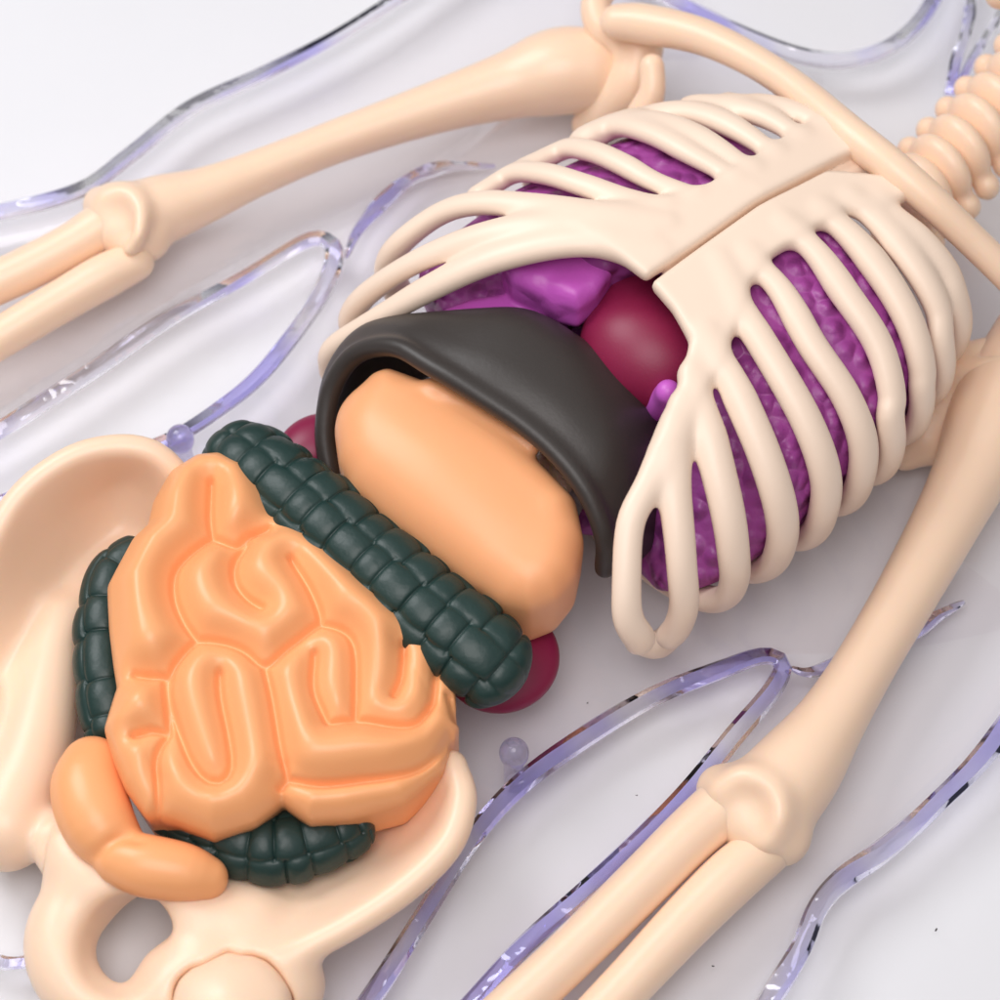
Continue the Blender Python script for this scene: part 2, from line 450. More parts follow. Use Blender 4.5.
skeleton = thing('toy_skeleton', 'cream plastic toy skeleton lying open on its back in the clear body tray', 'skeleton', P(560, 520, 0))

# plates of the breastbone, one half per side
PR = [(650, 286), (699, 250), (756, 209), (800, 187), (840, 166), (879, 149), (898, 158), (914, 176), (916, 196), (880, 212), (845, 212), (800, 240), (765, 262), (748, 290), (735, 330), (722, 365), (700, 400), (684, 440), (660, 450), (668, 420), (681, 385), (689, 342), (672, 312)]
PL = [(646, 281), (618, 260), (590, 240), (570, 226), (600, 212), (640, 206), (690, 195), (735, 172), (780, 142), (815, 122), (845, 114), (868, 128), (876, 145), (838, 162), (798, 183), (754, 206), (697, 247)]
def build_cage_half(px_plate, ribs, side, seamshift):
    paths = [rib_path(r, side) for r in ribs]
    allp = np.vstack(paths); f = Field(allp.min(0) - 30, allp.max(0) + 30, 3.0)
    e2 = []
    for q in px_plate:
        e, phi = hit(*q); p = on_cage(np.array([e]), np.array([phi]))[0]; e2.append(er(p[0], p[1]))
    sl = f.box(allp.min(0) - 30, allp.max(0) + 30); X, Y, Z = f.xyz(sl)
    e, r = er(X[..., 0] + 0 * Y[..., 0], Y[..., 0] + 0 * X[..., 0])
    d2 = poly_sdf(e, r, e2)[..., None]; ds = np.abs(cage(X, Y, Z)) - 9.0
    ds = np.where(Z > ZC, ds, 50); q1, q2 = d2 + 6, ds + 6
    d = np.sqrt(np.maximum(q1, 0) ** 2 + np.maximum(q2, 0) ** 2) + np.minimum(np.maximum(q1, q2), 0) - 6
    f.merge(sl, d, 2, 0)
    for i, p in enumerate(paths):
        n = cage_normal(p); w = np.full(len(p), 15.8 if side > 0 else 15.0)
        if side > 0 and i in (0, 1, 9): w *= .9
        if side < 0 and i > 2: w *= .88
        w[:9] *= np.linspace(.72, 1, 9)
        w *= 1 + .06 * np.sin(np.linspace(0, 5, len(p)) + i)
        f.tube(p, w, 10, i + 1, 'add', n, .8)
    if side > 0:
        q, r = curve([(632, 630, 72, 13), (644, 643, 62, 13), (660, 645, 60, 13), (674, 630, 70, 13)]); f.tube(q, r, 8, len(paths))
    else:                          # ledge under the seam
        q = []
        for x, y in [(672, 269), (700, 249), (757, 208), (800, 186), (878, 148)]:
            e, phi = hit(x, y); q.append(on_cage(np.array([e]), np.array([phi]), -19.0)[0])
        f.tube(catmull(np.array(q), 30), 11, 3, 0)
    tab = {0: ('rib_cage', M['rib'], skeleton)}
    for i in range(len(paths)): tab[i + 1] = ('rib', M['rib'], lambda out: out[0])
    return emit(f, tab, 1)
cageR = build_cage_half(PR, RIGHT, 1, 0)
cageL = build_cage_half(PL, LEFT, -1, 0)
cageR[0]['label'] = 'half of the rib cage with its ribs fanned over the purple lung'
cageL[0]['label'] = 'half of the rib cage behind the breastbone seam'

# ------------------------------------------------------------------ bones
def bone_field(ctrls, name, material, parent, vox=3.0, k=14, extra=None, smooth=1):
    cs = [curve(c) for c in ctrls]; allp = np.vstack([c[0] for c in cs]); R = max(c[1].max() for c in cs)
    f = Field(allp.min(0) - R - 25, allp.max(0) + R + 25, vox)
    for p, r in cs: f.tube(p, r, k)
    if extra: extra(f)
    return emit(f, {0: (name, material, parent)}, smooth)[0]

# far arm: upper arm bone
def far_elbow(f):
    p, r = curve([(112, 198, 84, 8), (128, 196, 94, 8), (138, 210, 98, 8), (138, 232, 96, 8), (130, 248, 84, 7)], 3); f.tube(p, r + 1, 20)
    p, r = curve([(96, 222, 102, 10), (112, 212, 104, 13), (116, 226, 100, 10)], 3); f.tube(p, r, 24, 0, 'cut')
bone_field([[(585, 70, 72, 45), (556, 72, 72, 46), (510, 85, 66, 36), (440, 106, 64, 28), (340, 140, 62, 23), (260, 172, 60, 24), (205, 195, 60, 29), (160, 210, 60, 36), (128, 222, 60, 38)],
            [(102, 205, 62, 20), (125, 222, 62, 34), (148, 240, 62, 22)]], 'humerus', M['bone'], skeleton, extra=far_elbow)
def near_elbow(f):
    p, r = curve([(722, 790, 84, 9), (745, 778, 96, 9), (768, 790, 100, 9), (776, 815, 98, 9), (768, 838, 84, 8)], 3); f.tube(p, r + 1, 20)
    p, r = curve([(728, 812, 106, 9), (748, 806, 108, 13), (752, 820, 106, 9)], 3); f.tube(p, r, 24, 0, 'cut')
bone_field([[(1040, 345, 80, 50), (1002, 410, 78, 50), (968, 480, 74, 37), (920, 570, 70, 31), (868, 660, 66, 29), (830, 722, 64, 33), (796, 770, 62, 42), (765, 806, 60, 46)],
            [(722, 790, 60, 24), (760, 815, 60, 38), (782, 838, 60, 26)]], 'humerus', M['bone'], skeleton, extra=near_elbow)
def forearm(a, b):
    root = raw_empty_part('forearm')
    bone_field([a], 'radius_bone', M['bone'], root); bone_field([b], 'ulna_bone', M['bone'], root)
def raw_empty_part(name):
    o = bpy.data.objects.new(name, None); o.empty_display_size = .02; COL.objects.link(o); o.parent = skeleton; return o
forearm([(100, 228, 62, 25), (70, 246, 60, 23), (20, 272, 56, 23), (-60, 308, 52, 22)],
        [(135, 262, 58, 20), (105, 276, 58, 23), (60, 302, 56, 22), (0, 338, 54, 21), (-60, 374, 52, 20)])
forearm([(722, 808, 60, 28), (690, 836, 60, 26), (640, 886, 58, 25), (570, 955, 56, 24), (490, 1030, 54, 24)],
        [(765, 850, 58, 24), (735, 874, 58, 26), (690, 918, 56, 25), (630, 982, 54, 23), (570, 1045, 52, 22)])
# collarbone, crossing in front of the neck
bone_field([[(618, 22, 150, 19), (645, 24, 158, 21), (700, 36, 176, 19), (752, 60, 195, 17), (800, 92, 215, 17), (850, 134, 235, 18), (890, 166, 240, 18), (930, 200, 230, 17), (980, 248, 200, 16), (1040, 306, 160, 17)]], 'clavicle', M['bone'], skeleton)
# shoulder blades
bone_field([[(640, 45, 110, 22), (605, 30, 115, 18), (596, 2, 125, 16), (615, -25, 140, 16)], [(640, 45, 110, 22), (632, 80, 90, 26), (610, 105, 60, 24), (590, 125, 30, 20)],
            [(652, 66, 150, 13), (652, 92, 135, 14), (640, 120, 110, 18)]], 'scapula', M['bone'], skeleton)
bone_field([[(930, 375, 70, 26), (975, 362, 80, 22), (1040, 350, 90, 24)], [(930, 375, 70, 24), (915, 430, 45, 20), (905, 455, 35, 16)], [(960, 395, 55, 30), (930, 440, 40, 26)], [(965, 372, 88, 13), (1000, 366, 112, 13), (1040, 355, 118, 14)]], 'scapula', M['bone'], skeleton)
# neck
neck = raw_empty_part('neck')
NV = [(905, 206, 112), (923, 188, 116), (941, 169, 120), (960, 149, 122), (979, 128, 124), (998, 107, 126), (1018, 85, 128), (1038, 63, 130)]
for i, (x, y, z) in enumerate(NV):
    c = P(x, y, z); dv = np.array([E[0], E[1], 0]); lv = np.array([Rr[0], Rr[1], 0]); up = np.array([0, 0, 1.0])
    f = Field(c - 85, c + 85, 3.0)
    f.ellipsoid(c, (dv * 19, lv * 41, up * 38), 12)
    f.ellipsoid(c + lv * 44 - up * 16, (dv * 13, lv * 14, up * 15), 8)
    f.ellipsoid(c - lv * 44 - up * 16, (dv * 13, lv * 14, up * 15), 8)
    f.ellipsoid(c - up * 34, (dv * 12, lv * 14, up * 26), 10)
    emit(f, {0: ('vertebra', M['bone'], neck)})
sp = [on_cage(np.array([e]), np.array([-math.pi / 2]))[0] for e in np.linspace(-560, 330, 23)]
fs = Field(np.min(sp, 0) - 45, np.max(sp, 0) + 60, 4.0)
for p in sp:
    fs.ellipsoid(np.array([p[0], p[1], 42.0]), (np.array([E[0], E[1], 0]) * 17, np.array([Rr[0], Rr[1], 0]) * 27, np.array([0, 0, 24.0])), 8)
emit(fs, {0: ('spine', M['bone'], skeleton)}, 1)
bone_field([[(1000, -6, 190, 16), (1040, -30, 190, 22)]], 'jaw', M['bone'], skeleton)

# pelvis
def grid_pts(rows, nu, nv):
    return loft([PP(r) for r in rows], nu, nv).reshape(-1, 3)
f = Field(P(-150, 1130, 0) - 40, [P(500, 400, 0)[0] + 40, P(300, 400, 0)[1] + 20, 240], 3.5)
# far hip wing
f.balls(grid_pts([
    [(-60, 640, 100), (-20, 565, 125), (18, 500, 140), (65, 462, 148), (110, 448, 148), (150, 452, 142), (178, 476, 125), (196, 510, 100)],
    [(-50, 680, 78), (-5, 610, 84), (35, 545, 88), (78, 502, 88), (112, 482, 88), (142, 484, 88), (164, 504, 82), (180, 535, 76)],
    [(-30, 710, 62), (10, 650, 56), (50, 592, 50), (85, 552, 48), (115, 530, 48), (138, 528, 50), (158, 540, 52), (172, 562, 56)],
    [(-20, 740, 60), (15, 700, 56), (45, 660, 52), (75, 620, 50), (100, 590, 46), (125, 575, 44), (145, 575, 44), (165, 590, 44)]], 90, 66), 13, 6)
p, r = curve([(60, 620, 52, 20), (48, 690, 58, 30), (32, 760, 62, 36), (6, 826, 60, 42)]); f.tube(p, r, 20)
p, r = curve([(-18, 700, 70, 18), (-10, 740, 72, 16), (-14, 790, 72, 18)], 4); f.tube(p, r, 14)
# near hip wing: crest band curving round below the gut
f.balls(grid_pts([
    [(452, 765, 110), (462, 800, 112), (448, 845, 110), (405, 888, 105), (350, 925, 98), (300, 950, 92), (260, 965, 88)],
    [(432, 775, 82), (438, 805, 80), (422, 840, 76), (384, 875, 72), (335, 905, 72), (290, 928, 76), (250, 945, 82)],
    [(405, 780, 55), (408, 808, 50), (392, 835, 46), (355, 862, 46), (310, 885, 56), (265, 905, 68), (225, 925, 80)],
    [(360, 790, 40), (360, 812, 36), (345, 830, 36), (315, 850, 42), (275, 872, 54), (235, 890, 66), (195, 905, 78)]], 90, 60), 14, 8)
p, r = curve([(250, 925, 70, 34), (215, 920, 72, 36), (190, 915, 74, 34)]); f.tube(p, r, 20)
# ring round the opening
rc = [(130 + 68 * math.cos(a) * 1.02, 948 + 62 * math.sin(a), 70 + 6 * math.cos(a), 30 + 4 * math.cos(a + 2.4)) for a in np.linspace(0, 2 * math.pi, 24)]
p, r = curve(rc, 5); f.tube(p, r, 14)
p, r = curve([(70, 850, 72, 30), (90, 875, 74, 32), (140, 885, 76, 28)]); f.tube(p, r, 18)
p, r = curve([(60, 830, 70, 16), (74, 860, 74, 26)]); f.tube(p, r, 16)
hole = [P(104, 956, 150), P(120, 945, 110), P(144, 934, 55), P(172, 920, 0)]
f.tube(catmull(hole, 30), np.linspace(52, 26, 30), 8, 0, 'cut')
# seam in front, where the two hip bones meet
p, r = curve([(62, 792, 108, 4), (56, 812, 100, 4), (46, 838, 94, 4), (38, 868, 84, 5), (36, 890, 50, 6)], 3); f.tube(p, r, 5, 0, 'cut')
# socket for the thigh bone
FEM = np.array([P(x, y, 100) for x, y in [(180, 980), (192, 970), (206, 967), (218, 960), (229, 953), (238, 958), (252, 957), (266, 962), (277, 973), (288, 990), (296, 1080), (170, 1080), (176, 990)]])
p, r = curve([(180, 985, 62, 40), (232, 985, 64, 44), (285, 985, 62, 36)]); f.tube(p, r, 22)
fc = FEM.mean(0); f.extrude(fc + (FEM - fc) * 1.06, 90, 40, 8, 4, 0, 'cut')
pel = emit(f, {0: ('pelvis', M['bone'], skeleton)}, 1)[0]
f = Field(FEM.min(0) - [20, 60, 90], FEM.max(0) + [20, 20, 40], 2.5)
f.extrude(FEM, 72, 38, 16, 4)
f.balls([P(232, 1015, 80)], [46], 20)
emit(f, {0: ('femur', M['bone'], skeleton)}, 2)

# ------------------------------------------------------------------ organs
def single(f, name, material, label, cat, smooth=1, group=None):
    o = emit(f, {0: (name, material, None)}, smooth)[0]; return tag(o, label, cat, group)

# lungs follow the inside of the cage
def lung_field(side, e0, e1, inner=34, lean=0.0):
    g = on_cage(np.repeat(np.linspace(-300, 340, 20), 20), np.tile(np.linspace(0, 2 * math.pi, 20), 20))
    f = Field(g.min(0) - 10, g.max(0) + 10, 3.5); sl = f.box(g.min(0), g.max(0)); X, Y, Z = f.xyz(sl)
    e, r = er(X, Y); d = cage(X, Y, Z) + inner
    mid = np.interp(e, [-20, 90], [62, 8])
    cut = (mid - r) if side > 0 else (r + mid)
    d = -smin(-d, -cut - 0 * Z, 30); d = -smin(-d, -(e0 + lean * (Z - 50) - e), 40); d = -smin(-d, -(e - e1) - 0 * Z, 40)
    if side < 0: d = -smin(-d, -(Z - np.interp(e, [-160, -40, 20], [160, 186, 300])) - 0 * d, 20)
    f.merge(sl, d, 2); return f
f = lung_field(1, -168, 215, 13, 1.0)
lungR = thing('lung', 'purple cobbled lung filling the open ribs nearest the bent collarbone and lower arm', 'lung', P(760, 470, 0), 'lungs inside the rib cage')
f.balls([P(655, 395, 190), P(612, 540, 120), P(606, 575, 90), P(606, 600, 60), P(588, 525, 100), P(590, 555, 80)], [46, 44, 44, 40, 48, 48], 12, 0, 'cut')
emit(f, {0: ('lung_body', M['lung'], lungR)}, 1)
lungL = thing('lung', 'purple lung behind the breastbone, its blunt lobe coloured as if lit, poking out above the charcoal liver', 'lung', P(560, 300, 0), 'lungs inside the rib cage')
f = lung_field(-1, -130, 215, 16)
emit(f, {0: ('lung_body', M['lung'], lungL)}, 1)
poly = np.array([P(x, y, 200) for x, y in [(512, 290), (500, 272), (530, 254), (570, 238), (608, 232), (622, 258), (612, 284), (598, 304), (578, 318), (556, 312), (534, 300)]])
f = Field(poly.min(0) - [60, 60, 95], poly.max(0) + [40, 40, 55], 2.5)
f.extrude(poly, 200, 28, 15, 4, slope=(0.08, 0.04))
pl2 = np.array([P(x, y + 3, 175) for x, y in [(400, 330), (430, 312), (470, 296), (520, 288), (560, 296), (560, 318), (500, 326)]]); f.extrude(pl2, 160, 20, 8, 3)
emit(f, {0: ('lung_lobe', M['lobe'], lungL)}, 1)

heart = thing('heart', 'dark maroon rounded heart between the two halves of the rib cage', 'heart', P(650, 350, 0))
f = Field(P(650, 350, 175) - 110, P(650, 350, 175) + 110, 2.5)
f.ellipsoid(P(648, 352, 172), (np.array([38, 44, 0.0]), np.array([-44, 40, 0.0]) * 1.15, np.array([0, 0, 52.0])), 6)
f.ellipsoid(P(640, 310, 165), (np.array([40, 0, 0.0]), np.array([0, 46, 0.0]), np.array([0, 0, 46.0])), 20)
emit(f, {0: ('heart_body', M['heart'], heart)}, 1)
p, r = curve([(650, 410, 150, 13), (664, 398, 185, 13), (668, 392, 206, 12)]); f = Field(p.min(0) - 22, p.max(0) + 22, 2); f.tube(p, r, 3)
emit(f, {0: ('vessel', M['pink'], heart)}, 1)

# liver: a dark dome with a rolled lip
rows = [
    [(332, 478, 88), (326, 432, 112), (334, 386, 140), (358, 354, 172), (396, 347, 202), (432, 366, 214), (474, 391, 217), (524, 424, 213), (562, 458, 205), (590, 496, 190), (606, 538, 164), (606, 568, 130)],
    [(331, 470, 78), (324, 422, 100), (334, 370, 128), (364, 334, 160), (410, 330, 196), (452, 344, 214), (498, 360, 222), (548, 388, 220), (588, 420, 210), (618, 458, 192), (634, 506, 155), (634, 556, 108)],
    [(333, 455, 66), (334, 405, 84), (350, 355, 112), (384, 328, 150), (430, 320, 184), (476, 318, 202), (522, 320, 210), (566, 345, 205), (606, 378, 190), (640, 416, 168), (658, 468, 128), (654, 530, 88)],
    [(345, 455, 45), (350, 405, 60), (375, 362, 84), (414, 340, 110), (452, 330, 140), (494, 322, 165), (536, 326, 172), (576, 346, 165), (614, 376, 150), (644, 412, 125), (660, 465, 90), (656, 520, 60)],
    [(365, 455, 30), (375, 415, 35), (400, 385, 45), (430, 370, 55), (465, 362, 70), (505, 358, 85), (545, 360, 90), (585, 372, 85), (615, 395, 75), (640, 425, 62), (645, 460, 48), (638, 490, 40)]]
G = loft([PP(r) for r in rows], 150, 90)
f = Field(G.reshape(-1, 3).min(0) - 22, G.reshape(-1, 3).max(0) + 22, 3.0)
f.balls(G.reshape(-1, 3), 8, 3)
lip = catmull(PP(rows[0]), 160) + np.array([-1.5, -1.5, 3]); f.tube(lip, 9.6, 5)
single(f, 'liver', M['liver'], 'dark charcoal dome shaped liver arching over the peach stomach', 'liver', 1)

# stomach
sc_ = lambda x, y: (462 + (x - 462) * .955 + 1, 500 + (y - 500) * .955)
poly = np.array([P(*sc_(x, y), 150) for x, y in [(384, 370), (420, 384), (468, 411), (516, 447), (552, 482), (580, 512), (588, 552), (580, 588), (560, 612), (532, 622), (505, 615), (470, 592), (425, 556), (380, 520), (348, 492), (334, 464), (336, 430), (350, 398), (366, 376)]])
f = Field(poly.min(0) - [30, 30, 100], poly.max(0) + [30, 30, 110], 3.0)
f.extrude(poly, 130, 62, 35, 6, slope=(0.08, 0.04))
f.ellipsoid(P(450, 490, 150), (np.array([100, -90, 0.0]), np.array([36, 40, 0.0]), np.array([0, 0, 52.0])), 24)
f.ellipsoid(P(441, 394, 186), (np.array([17, -12, 0.0]), np.array([8, 11, 0.0]), np.array([0, 0, 12.0])), 4)
f.ellipsoid(P(550, 512, 178), (np.array([9, 0, 0.0]), np.array([0, 14, 0.0]), np.array([0, 0, 14.0])), 14)
p, r = curve([(400, 400, 175, 12), (430, 392, 182, 10), (455, 398, 186, 9), (500, 425, 186, 8), (535, 445, 184, 8)]); f.tube(p, r, 8)
single(f, 'stomach', M['stomach'], 'smooth peach stomach tucked between the charcoal liver and the green colon', 'stomach', 2)

# small intestine
OUT = [(160, 515), (175, 485), (200, 468), (225, 466), (250, 480), (266, 510), (272, 533), (310, 552), (380, 612), (430, 660), (455, 700), (460, 735), (444, 775), (405, 808), (350, 822), (312, 826), (284, 806), (255, 828), (215, 840), (180, 826), (150, 822), (132, 795), (122, 770), (114, 740), (128, 700), (120, 640), (117, 600), (140, 555), (156, 540)]
oc = np.array([P(x, y, 120) for x, y in OUT]); cen = oc.mean(0)
inset = cen + (oc - cen) * .995
f = Field(oc.min(0) - [40, 40, 110], oc.max(0) + [40, 40, 110], 1.9)
f.extrude(inset, 107, 58, 36, 6, pad=36)
f.smooth(1)
CREASES = [
    [(422, 262), (420, 330), (425, 375)], [(425, 375), (375, 415), (350, 450), (350, 500), (370, 550), (395, 582)],
    [(425, 375), (470, 392), (500, 372), (540, 362)], [(495, 385), (470, 430), (472, 470), (495, 500), (525, 520)],
    [(583, 420), (620, 480), (640, 530), (640, 548)], [(395, 582), (450, 590), (490, 605), (530, 635), (575, 600), (640, 548)],
    [(395, 582), (360, 620), (338, 655), (338, 700), (360, 770), (385, 830), (420, 865), (455, 858), (465, 830), (455, 760), (440, 690), (440, 650)],
    [(530, 635), (545, 700), (560, 790), (575, 860), (562, 885)], [(338, 655), (300, 655), (272, 658)], [(330, 660), (336, 720), (338, 765)],
    [(336, 764), (300, 762), (268, 774)], [(338, 765), (322, 790), (312, 820), (316, 880), (320, 944)],
    [(640, 548), (690, 565), (710, 600), (712, 680), (710, 738)], [(630, 610), (628, 680), (655, 745)], [(655, 747), (720, 739), (775, 747), (830, 744), (865, 702)],
    [(808, 590), (803, 650), (788, 690)], [(872, 640), (866, 700)], [(575, 860), (640, 868), (740, 855), (830, 838), (880, 800), (905, 760), (930, 730)], [(898, 690), (910, 740)]]
# folds: the surface swells between the creases and sinks to a cusp along each of them
sl = f.box(f.lo, f.lo + f.v * f.n); X, Y, Z = f.xyz(sl); X2, Y2 = X[..., 0] + 0 * Y[..., 0], Y[..., 0] + 0 * X[..., 0]
dm = np.full(X2.shape, 1e9)
for line in CREASES:
    w = np.array([f.top(x / 2, 350 + y / 2)[0][:2] for x, y in catmull(np.array(line, float), 26)]); w[1:-1] = (w[:-2] + 2 * w[1:-1] + w[2:]) / 4
    for a, b in zip(w[:-1], w[1:]):
        e = b - a; t = np.clip(((X2 - a[0]) * e[0] + (Y2 - a[1]) * e[1]) / ((e * e).sum() + 1e-9), 0, 1)
        dm = np.minimum(dm, (X2 - a[0] - t * e[0]) ** 2 + (Y2 - a[1] - t * e[1]) ** 2)
dm = np.sqrt(dm + 2.0) - 1.0
do = -poly_sdf(X2, Y2, inset)
dm = np.minimum(dm, np.maximum(do, 0) + 12)
def blur(A, it):
    for _ in range(it):
        for ax in (0, 1):
            a = np.moveaxis(A, ax, 0); b = a.copy(); b[1:-1] = .25 * a[:-2] + .5 * a[1:-1] + .25 * a[2:]; A = np.moveaxis(b, 0, ax)
    return A
wl = dm.copy()                 # local half width of the loop: the swelling is a half round of that width
for _ in range(15):
    for ax in (0, 1):
        a = np.moveaxis(wl, ax, 0); b = a.copy(); b[1:-1] = np.maximum(np.maximum(a[:-2], a[1:-1]), a[2:]); wl = np.moveaxis(b, 0, ax)
wl = np.clip(blur(wl, 60), 12, 32)
q_ = np.clip(dm / (wl * .95), 0, 1)
hgt = blur(wl * 1.05 * np.sin(q_ * math.pi / 2) ** .8, 22)
slit = 6.5 * np.exp(-(dm / 2.4) ** 2)
edge = np.clip(.35 + .65 * do / 24.0, .35, 1)
dome = 12 * np.clip(1 - ((X2 - cen[0]) ** 2 + (Y2 - cen[1]) ** 2) / 210.0 ** 2, 0, 1)
f.D[sl] = f.D[sl] + (((22 - hgt + slit) * edge - 5)[..., None] * np.clip((Z - 95) / 50, 0, 1) - dome[..., None] * np.clip((Z - 110) / 50, 0, 1)).astype(np.float32)
single(f, 'small_intestine', M['gut'], 'orange small intestine, a coiled slab of soft loops lying over the hips', 'small intestine', 0)

# tail of gut on the hip ring
f = Field(P(40, 910, 60) - 60, P(240, 730, 160) + 70, 3.0)
p, r = curve([(92, 768, 112, 29), (88, 790, 116, 34), (98, 822, 118, 33), (116, 846, 112, 26)]); f.tube(p, r, 6)
p, r = curve([(122, 858, 116, 25), (146, 866, 118, 28), (182, 872, 116, 26), (206, 878, 110, 20)]); f.tube(p, r, 5)
f.crease([(96, 856), (112, 842), (128, 838), (142, 842)], 2.5, 1, 8)
single(f, 'rectum', M['gut'], 'short bent orange tube draped over the hip bone beside the round opening', 'rectum', 1)

# large intestine: three green stretches of one piece
colon = thing('large_intestine', 'dark green segmented large intestine framing the orange coils', 'large intestine', P(330, 620, 0))
def pillow(u, p=.30):
    return np.abs(np.sin(math.pi * u)) ** p
def colon_part(name, ctrl, nseg, depth, rows, shift=0.0, squash=.9, n=360, rowdepth=.10, up=(0, 0, 1), endcap=.07):
    p, r = curve(ctrl, 1); p = catmull(np.hstack([p, r[:, None]]), n); r = p[:, 3]; p = p[:, :3]
    s = np.linspace(0, 1, n); cap = np.clip(np.minimum(s, 1 - s) / endcap, 0, 1); r = r * np.sqrt(1 - (1 - cap) ** 2 * .985)
    jit = rng.uniform(-.12, .12, 200)
    def disp(t, th):
        row = th / (2 * math.pi) * rows + shift; ri = np.floor(row).astype(int) % rows
        w = t * nseg + jit[ri * 7 % 200] * 1.6 + .12 * np.sin(2.3 * t * nseg + ri * 1.9)
        k_ = np.floor(w).astype(int) * 5 + ri
        return (1 + .035 * np.sin(k_ * 12.9898 + 4)) * (1 - depth + depth * pillow(w)) * (1 - rowdepth + rowdepth * pillow(row, .33))
    V, Fc = sweep(p, r, 120, True, lambda th: (np.cos(th), np.sin(th) * squash), up, disp)
    return raw(name, V, Fc, M['green'], colon, None, V.mean(0))
colon_part('transverse_colon', [(216, 442, 122, 36), (250, 464, 136, 43), (300, 502, 144, 46), (370, 562, 148, 47), (440, 622, 146, 48), (490, 662, 138, 46), (520, 688, 122, 38)], 13.0, .17, 7, .05, n=520, squash=.77, rowdepth=.13)
colon_part('ascending_colon', [(150, 548, 100, 20), (118, 570, 98, 26), (106, 610, 96, 28), (104, 660, 95, 30), (108, 700, 94, 30), (112, 748, 90, 24)], 5.4, .2, 5, .3, n=260, rowdepth=.12)
colon_part('sigmoid_colon', [(150, 815, 92, 12), (180, 826, 94, 18), (230, 842, 96, 32), (275, 848, 96, 36), (325, 838, 94, 32), (372, 820, 88, 22)], 8.5, .2, 5, .3, n=300, rowdepth=.12)

# kidneys, flat maroon discs behind the colon
for (x, y, z, rx, ry, lab) in [(312, 446, 85, 40, 30, 'crimson kidney peeping out between the top end of the green colon and the liver'),
                              (500, 658, 66, 57, 56, 'crimson disc shaped kidney under the lower end of the green colon, by the stomach')]:
    f = Field(P(x, y, z) - 90, P(x, y, z) + 90, 2.5); c = P(x, y, z)
    ax = np.array([.75, .66, 0.0]); bx = np.array([-.66, .75, 0.0])
    f.ellipsoid(c, (ax * rx, bx * ry, np.array([0, 0, 22.0])), 4)
    single(f, 'kidney', M['kidney'], lab, 'kidney', 1, 'kidneys behind the colon')

# ------------------------------------------------------------------ clear body shell
shell = thing('clear_body_shell', 'clear plastic body shaped tray with violet rims around the skeleton', 'body shell', P(520, 600, 0))
RZ = 46
sq = lambda th: (np.sign(np.cos(th)) * np.abs(np.cos(th)) ** .4, np.sign(np.sin(th)) * np.abs(np.sin(th)) ** .4 * .7)
def rim(ctrl, w=8.5, n=120, taper=False):
    w = np.full(n, w)
    if taper: w = w * np.sqrt(np.clip(np.minimum(np.arange(n) + 2, n - np.arange(n) + 1) / 40, .02, 1))
    p = catmull(PP(ctrl), n); oct_ = np.array([(1, .25), (.62, .66), (-.62, .66), (-1, .25), (-1, -.25), (-.62, -.66), (.62, -.66), (1, -.25)]).T
    u_ = np.linspace(0, n / 14.0, n); ph = rng.uniform(0, 6)
    V, Fc = sweep(p, w * (1 + .07 * np.sin(u_ * 2.1 + ph)), 8, True, lambda th: (oct_[0], oct_[1]), twist=.35 * np.sin(u_ + ph) + .2 * np.sin(2.7 * u_ + ph))
    o = raw('rim', V, Fc, M['rim'], shell, None, V.mean(0)); o.data.set_sharp_from_angle(angle=.45); return o, p
R_out_far = [(-60, 222, RZ), (0, 212, RZ), (80, 190, RZ), (130, 155, RZ), (190, 108, RZ), (260, 75, RZ), (330, 40, RZ), (395, 0, RZ), (470, -50, RZ), (560, -70, RZ), (640, -20, RZ), (700, 14, RZ), (760, 42, RZ), (808, 58, RZ), (850, 60, RZ), (890, 46, RZ), (920, 20, RZ), (945, -20, RZ), (975, -60, RZ)]
R_in_far = [(-60, 462, RZ), (0, 430, RZ), (90, 372, RZ), (170, 318, RZ), (240, 280, RZ), (300, 244, RZ), (322, 239, RZ), (334, 250, RZ), (328, 280, RZ), (300, 325, RZ), (260, 375, RZ), (220, 408, RZ), (170, 440, RZ), (100, 466, RZ), (40, 490, RZ), (-40, 520, RZ)]
R_in_near = [(340, 1040, RZ), (380, 985, RZ), (430, 905, RZ), (475, 835, RZ), (520, 785, RZ), (580, 740, RZ), (650, 698, RZ), (720, 670, RZ), (762, 656, RZ), (782, 664, RZ), (772, 690, RZ), (735, 735, RZ), (690, 790, RZ), (640, 840, RZ), (580, 895, RZ), (520, 950, RZ), (470, 1005, RZ), (440, 1040, RZ)]
R_out_near = [(750, 1040, RZ), (770, 1000, RZ), (800, 950, RZ), (818, 908, RZ), (842, 880, RZ), (890, 845, RZ), (940, 800, RZ), (975, 765, RZ), (1010, 720, RZ), (1060, 640, RZ)]
_, pof = rim(R_out_far, 9); _, pif = rim(R_in_far, 9); _, pin = rim(R_in_near, 9.5); _, pon = rim(R_out_near, 10)
rim([(790, 668, 40), (812, 672, 36), (860, 655, 30), (910, 632, 26), (945, 612, 24), (964, 602, 22)], 9, taper=True)
rim([(346, 258, 40), (360, 228, 36), (400, 186, 32), (440, 168, 28), (495, 166, 22)], 8, taper=True)

